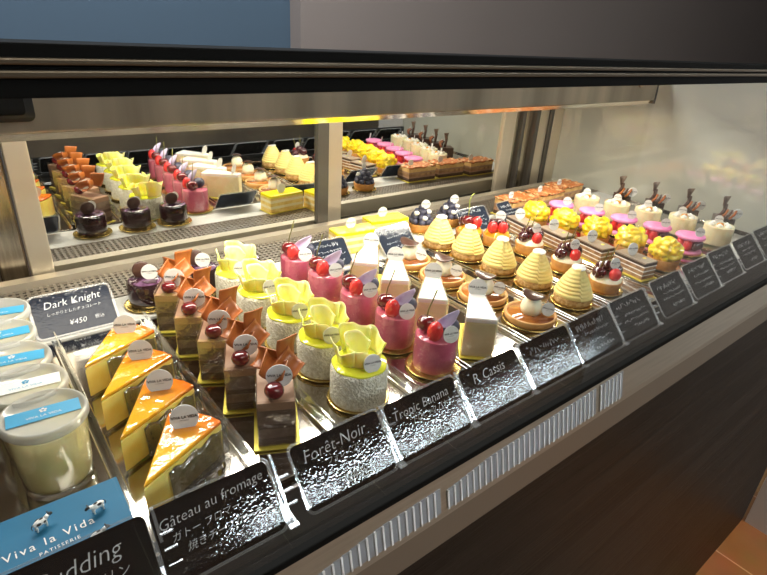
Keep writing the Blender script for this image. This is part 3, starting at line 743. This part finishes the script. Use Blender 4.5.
# ---------------------------------------------------------------- layered bars
p = empty('layered_bar')
b = MB(); strata(b, -.0140, .0140, 0, .056, [(.005, 'sponge_b', 0), (.0018, 'creamwhite', 0), (.005, 'sponge_b', 0), (.0018, 'creamwhite', 0), (.005, 'sponge_b', 0), (.0018, 'creamwhite', 0), (.004, 'chocblock', 0), (.002, 'opera_top', 0)]); b.obj('layered_cake', p)
b = MB(); b.add(ball(1, 10, 6), 'goldcard', T((.004, .016, .0278)) @ S(.003, .003, .0007)); b.obj('gold_leaf', p)
disc_label(p, T((-.003, .034, .0370)) @ R('Z', -8) @ R('X', -12), .0098)
gold_rect(p, -.018, .018, -.004, .060)
row(p, [(.788, .328), (.784, .396), (.776, .464), (.769, .532)], 'layered brown sponge bar on gold card, %s in its column', 'cake', 'layered bars', rz=-10, jit=3)

# ---------------------------------------------------------------- mango tarts
p = empty('mango_tart'); shell(p, .0245, .0155)
rd = random.Random(3); pts = [Vector((rd.gauss(0, 1), rd.gauss(0, 1), rd.gauss(0, 1))).normalized() for _ in range(46)]
def lump(n):
    d = sorted(((n - q).length for q in pts))[:2]; return .86 + .24 * min(1, (d[1] - d[0]) / .22)
b = MB(); b.add(ball(1, 56, 36, lump), 'mango', T((0, 0, .0275)) @ S(.0240, .0240, .0215)); b.obj('diced_mango_heap', p)
gold_round(p, .0280)
row(p, [(.862, .343), (.865, .404), (.858, .464), (.846, .521), (.834, .577)], 'tartlet with a heap of glossy diced mango, %s in its column', 'tart', 'mango tarts', jit=60)

# ---------------------------------------------------------------- pink macarons with raspberries
p = empty('macaron_cake')
mp = [(0, 0), (.0215, 0), (.0232, .0015), (.0238, .004), (.0225, .0065), (.016, .0082), (0, .0088)]
b = MB(); b.add(lathe([(r, .002 + z*.8) for r, z in mp], 40, lambda t, z: .006*math.sin(40*t)), 'macaron'); b.obj('macaron_shell', p)
b = MB(); b.add(lathe([(0, .008), (.0150, .0085), (.0165, .017), (.0150, .0265), (0, .027)], 28, lambda t, z: .05*math.cos(8*t)), 'pinkmousse'); b.obj('berry_cream', p)
for k in range(7):
    a = -150 + 45*k; X = T((.0165*math.cos(math.radians(a)), .0165*math.sin(math.radians(a)), .0170)) @ S(.0068, .0068, .0085)
    if k in (2, 3): 
        b = MB(); b.add(ball(1, 14, 10), 'cherry_dark', X); b.obj('dark_berry', p)
    else: raspberry(p, X)
b = MB(); b.add(lathe([(r, .0265 + z*.9) for r, z in mp], 40, lambda t, z: .006*math.sin(40*t)), 'macaron'); b.obj('macaron_shell', p)
disc_label(p, T((.010, -.0105, .0410)) @ R('Z', 15) @ R('X', -10), .0080)
gold_round(p, .0270)
row(p, [(.966, .352), (.963, .409), (.950, .466), (.935, .523), (.918, .580)], 'pink macaron sandwich ringed with raspberries, %s in its column', 'macaron', 'pink macaron cakes', jit=6)

# ---------------------------------------------------------------- cream tubs
p = empty('cream_tub_cake')
b = MB(); b.add(lathe([(0, .002), (.0242, .002), (.0245, .004), (.0245, .033), (.0235, .0355), (.022, .0345), (0, .0340)], 40), 'creamcup'); b.obj('cream_body', p)
for k in range(6):
    a = k * 1.05 + .3; r = .012 + .004 * (k % 2)
    b = MB(); b.add(lathe([(0, 0), (.0045, 0), (.0052, .002), (.003, .005), (0, .007)], 14, lambda t, z: .1*math.cos(6*t)), 'creamwhite', T((r*math.cos(a), r*math.sin(a), .0338))); b.obj('cream_rosette', p)
b = MB(); b.add(ball(1, 12, 8), 'apricot', T((.000, -.004, .0370)) @ S(.0058, .0045, .0035)); b.obj('fruit_piece', p)
disc_label(p, T((-.002, .008, .0430)) @ R('X', -10), .0072)
film_round(p, .0251, .0015, .037)
row(p, [(1.064, .346), (1.058, .408), (1.038, .466), (1.022, .522), (1.003, .578)], 'round pale cream cake in clear film, %s in its column', 'cake', 'pale cream cakes by the end panel', jit=9)

# ---------------------------------------------------------------- chocolate blocks with tall decor
p = empty('chocolate_fan_cake')
b = MB(); b.box(-.017, .017, 0, .030, .0015, .040, 'chocblock'); b.obj('chocolate_block', p, .001)
b = MB(); b.add(sheet(lambda u, v: ((u-.5)*(.005 + .017*v), .004*math.sin(u*3), .018*v), 10, 8, .0012), 'choc_mousse', T((-.006, .008, .0600)) @ R('Z', 50)); b.obj('chocolate_fan', p)
b = MB()
for k in range(4): b.add(tube([(-.016 + .007*k, -.003, .040), (-.010 + .007*k, -.004, .049), (-.006+.0066*k, .004, .055)], .0022, 8), 'curl' if k % 2 else 'chocdisc')
b.add(tube([(-.004, .008, .04), (-.004, .011, .064)], .0035, 8), 'choc_sponge')
b.obj('striped_chocolate_curls', p)
disc_label(p, T((.0165, .004, .0500)) @ R('Z', 20), .0095)
gold_rect(p, -.021, .021, -.004, .034)
row(p, [(1.099, .352), (1.091, .414), (1.077, .474), (1.058, .534)], 'dark chocolate block with upright fan and striped curls, %s along the end panel', 'cake', 'chocolate fan cakes', rz=-62, jit=4)

# ---------------------------------------------------------------- back row: dark glazed domes
p = empty('dark_glazed_cake')
b = MB(); b.add(lathe([(0, .002), (.0215, .002), (.0225, .004), (.0225, .029), (.0205, .0325)], 40), 'darkglaze'); b.add(lathe([(.0206, .0324), (.018, .0338), (0, .0342)], 40), 'darkglaze_top'); b.obj('glazed_body', p)
b = MB(); b.add(lathe([(0, 0), (.0095, 0), (.0105, .001), (.0105, .002), (.0095, .003), (0, .003)], 30), 'chocdisc', T((-.004, .006, .0430)) @ R('Z', 10) @ R('X', 80)); b.obj('chocolate_disc', p)
disc_label(p, T((.0045, -.003, .0425)) @ R('Z', -6) @ R('X', -10), .0092)
gold_round(p, .0285)
row(p, [(.153, .630), (.2195, .634), (.2800, .635)], ['dark glazed round cake with chocolate disc beside the Dark Knight tag', 'dark glazed round cake with chocolate disc, middle of three at the back', 'dark glazed round cake partly hidden behind the rearmost coconut cake'], 'cake', 'dark glazed cakes at the back', rz=-14)

# yellow topped bars
p = empty('yellow_layered_cake')
b = MB(); strata(b, -.0360, .0360, -.0170, .0170, [(.007, 'sponge_y', 0), (.005, 'creamcake', 0), (.006, 'sponge_y', 0), (.005, 'creamcake', 0), (.004, 'sponge_y', 0)]); b.obj('layered_sponge', p)
b = MB(); b.box(-.0360, .0360, -.0170, .0170, .0284, .0335, 'yellowtop'); b.obj('yellow_jelly_top', p, .001)
disc_label(p, T((-.004, .004, .0415)), .0088)
gold_rect(p, -.038, .038, -.019, .019)
row(p, [(.476, .655), (.556, .676)], ['yellow-jelly layered sponge bar behind the white slices', 'yellow-jelly layered sponge bar with upright label, nearer the mirror'], 'cake', 'yellow layered bars', rz=-6, jit=1)

# dark berry tarts dusted with sugar
p = empty('blueberry_tart'); shell(p, .0235, .0145)
rd = random.Random(11)
k = 0
for ring, n, z, r in ((0, 8, .0185, .0165), (1, 6, .0265, .0125), (2, 4, .0345, .0075), (3, 1, .041, 0)):
    for j in range(n):
        a = 2*PI*(j + .5*(ring % 2))/n; b = MB()
        b.add(ball(1, 14, 9), 'blueberry', T((r*math.cos(a), r*math.sin(a), z)) @ S(.0062, .0062, .0058)); b.obj('blueberry', p)
for (x, y, z) in ((.004, -.017, .027), (-.010, -.011, .034), (.012, -.003, .035)):
    b = MB(); b.add(ball(1, 10, 7, lambda n: 1+.15*math.sin(n.x*9)), 'creamwhite', T((x, y, z)) @ S(.0050, .0042, .0040)); b.obj('cream_dab', p)
disc_label(p, T((.006, -.004, .0485)) @ R('Z', 10), .0082)
gold_round(p, .0270)
row(p, [(.6300, .668), (.7000, .668)], ['blueberry tartlet dotted with cream, left of the two before the mirror', 'blueberry tartlet dotted with cream, right of the two before the mirror'], 'tart', 'blueberry tarts')

# nut slices
p = empty('nut_slice')
b = MB(); strata(b, -.0400, .0400, -.0220, .0220, [(.007, 'choc_sponge', 0), (.0035, 'choc_cream', 0), (.007, 'sponge_b', 0), (.0035, 'choc_cream', 0), (.008, 'puff', 0)]); b.obj('pastry_layers', p)
def fn(u, v):
    x = (u-.5)*.082; y = (v-.5)*.046; return (x, y, .0315 + .0030*noise.noise(Vector((x*160, y*160, 3))) + .0012)
b = MB(); b.add(sheet(fn, 44, 26, .003), 'nuttop'); b.obj('caramelised_nut_top', p)
disc_label(p, T((-.020, .000, .0400)), .0075)
gold_rect(p, -.044, .044, -.026, .026)
row(p, [(.868, .650), (.962, .652), (1.0, .605)][:2] + [(1.052, .668)], ['nut-crusted pastry slice just behind the dark slate tag', 'nut-crusted pastry slice, middle of the three by the mirror', 'nut-crusted pastry slice nearest the end panel'], 'pastry', 'nut-crusted pastry slices', rz=2, jit=2)

# ================================================================ the room
def struct(name, b):
    o = b.obj(name); o['kind'] = 'structure'; return o
FZ = -.8735; XW = 1.46
b = MB(); b.box(-3, 9, -3.2, 3.2, FZ-.05, FZ, 'tiles'); struct('floor', b)
b = MB(); b.box(-3, XW, 2.6, 2.7, FZ, 2.2, 'wallblue'); struct('wall_back', b)
b = MB(); b.box(XW, 9, 2.5, 2.7, FZ, 2.2, 'walltaupe'); struct('wall_back_right', b)
b = MB(); b.box(1.531, 1.70, -.35, .188, FZ, 2.2, 'wallwhite'); struct('wall_right', b)
b = MB(); b.box(-3, 5.2, -3.3, -3.2, FZ, 2.2, 'darkwall'); struct('wall_front', b)
b = MB(); b.box(-3.1, -3, -3.3, 2.7, FZ, 2.2, 'darkwall'); struct('wall_left', b)
b = MB(); b.box(-3.1, 5.3, -3.3, 2.7, 2.2, 2.25, 'darkwall'); struct('ceiling', b)
# lit window panel on the customer side
t = empty('ceiling_lamp_panel', (1.9, -1.55, 1.16)); tag(t, 'cool white lamp panel hanging on the customer side', 'lamp')
X = R('X', -35)
b = MB(); b.box(-1.3, 1.3, -.012, .012, -.021, .021, 'panel_led', X); b.obj('diffuser', t)
b = MB(); b.box(-1.32, 1.32, -.03, -.013, -.045, .045, 'stile_d', X); b.obj('housing', t)

# ================================================================ lights
def area(name, loc, sx, sy, power, col, target=None, rot=None):
    l = bpy.data.lights.new(name, 'AREA'); l.shape = 'RECTANGLE'; l.size = sx; l.size_y = sy; l.energy = power; l.color = col
    o = bpy.data.objects.new(name, l); C.objects.link(o); o.location = loc
    if target is not None:
        o.rotation_euler = (Vector(target) - Vector(loc)).to_track_quat('-Z', 'Y').to_euler()
    elif rot: o.rotation_euler = rot
    return o
area('canopy_led', ((.03+XC-.04)/2, CY+.043, .2385), XC-.07, .022, 3.45, (1., .93, .80), rot=(0, 0, 0))
area('room_light', (.6, -1.2, 2.15), 1.8, 1.2, 22., (1., .92, .82), rot=(0, 0, 0))
area('back_room_light', (.2, 1.7, 2.1), 2.6, .8, 75., (.92, .96, 1.), rot=(0, 0, 0))
s = bpy.data.lights.new('warm_floor_fill', 'SPOT'); s.energy = 110; s.color = (1., .62, .30); s.spot_size = math.radians(24); s.spot_blend = .8; s.shadow_soft_size = .03  # added overhead spot, stands in for a warm toe-kick glow on the floor
so = bpy.data.objects.new('warm_floor_fill', s); C.objects.link(so); so.location = (1.45, -.25, 1.9)
so.rotation_euler = (Vector((1.42, .12, -.87)) - Vector(so.location)).to_track_quat('-Z', 'Y').to_euler()
w = bpy.data.worlds.new('world'); bpy.context.scene.world = w; w.use_nodes = True
w.node_tree.nodes['Background'].inputs[0].default_value = (.5, .5, .55, 1); w.node_tree.nodes['Background'].inputs[1].default_value = .05

# ================================================================ camera
f, yaw, pitch, roll = 541.4, .69264, .44484, -.06291
fwd = Vector((math.sin(yaw)*math.cos(pitch), math.cos(yaw)*math.cos(pitch), -math.sin(pitch)))
r = Vector((math.cos(yaw), -math.sin(yaw), 0)); d = fwd.cross(r)
r2 = r*math.cos(roll) + d*math.sin(roll); d2 = -r*math.sin(roll) + d*math.cos(roll)
cd = bpy.data.cameras.new('camera'); cam = bpy.data.objects.new('camera', cd); C.objects.link(cam)
cd.sensor_width = 36; cd.lens = f / 767 * 36; cd.clip_start = .01
mw = Matrix(((r2.x, -d2.x, -fwd.x, 0), (r2.y, -d2.y, -fwd.y, 0), (r2.z, -d2.z, -fwd.z, .32), (0, 0, 0, 1)))
cam.matrix_world = mw
sc = bpy.context.scene; sc.camera = cam
sc.view_settings.view_transform = 'Standard'; sc.view_settings.look = 'None'; sc.view_settings.gamma = 1; sc.view_settings.exposure = .17
sc.cycles.use_denoising = True; sc.cycles.transparent_max_bounces = 24; sc.cycles.max_bounces = 10; sc.cycles.glossy_bounces = 5
sc.cycles.sample_clamp_indirect = 4
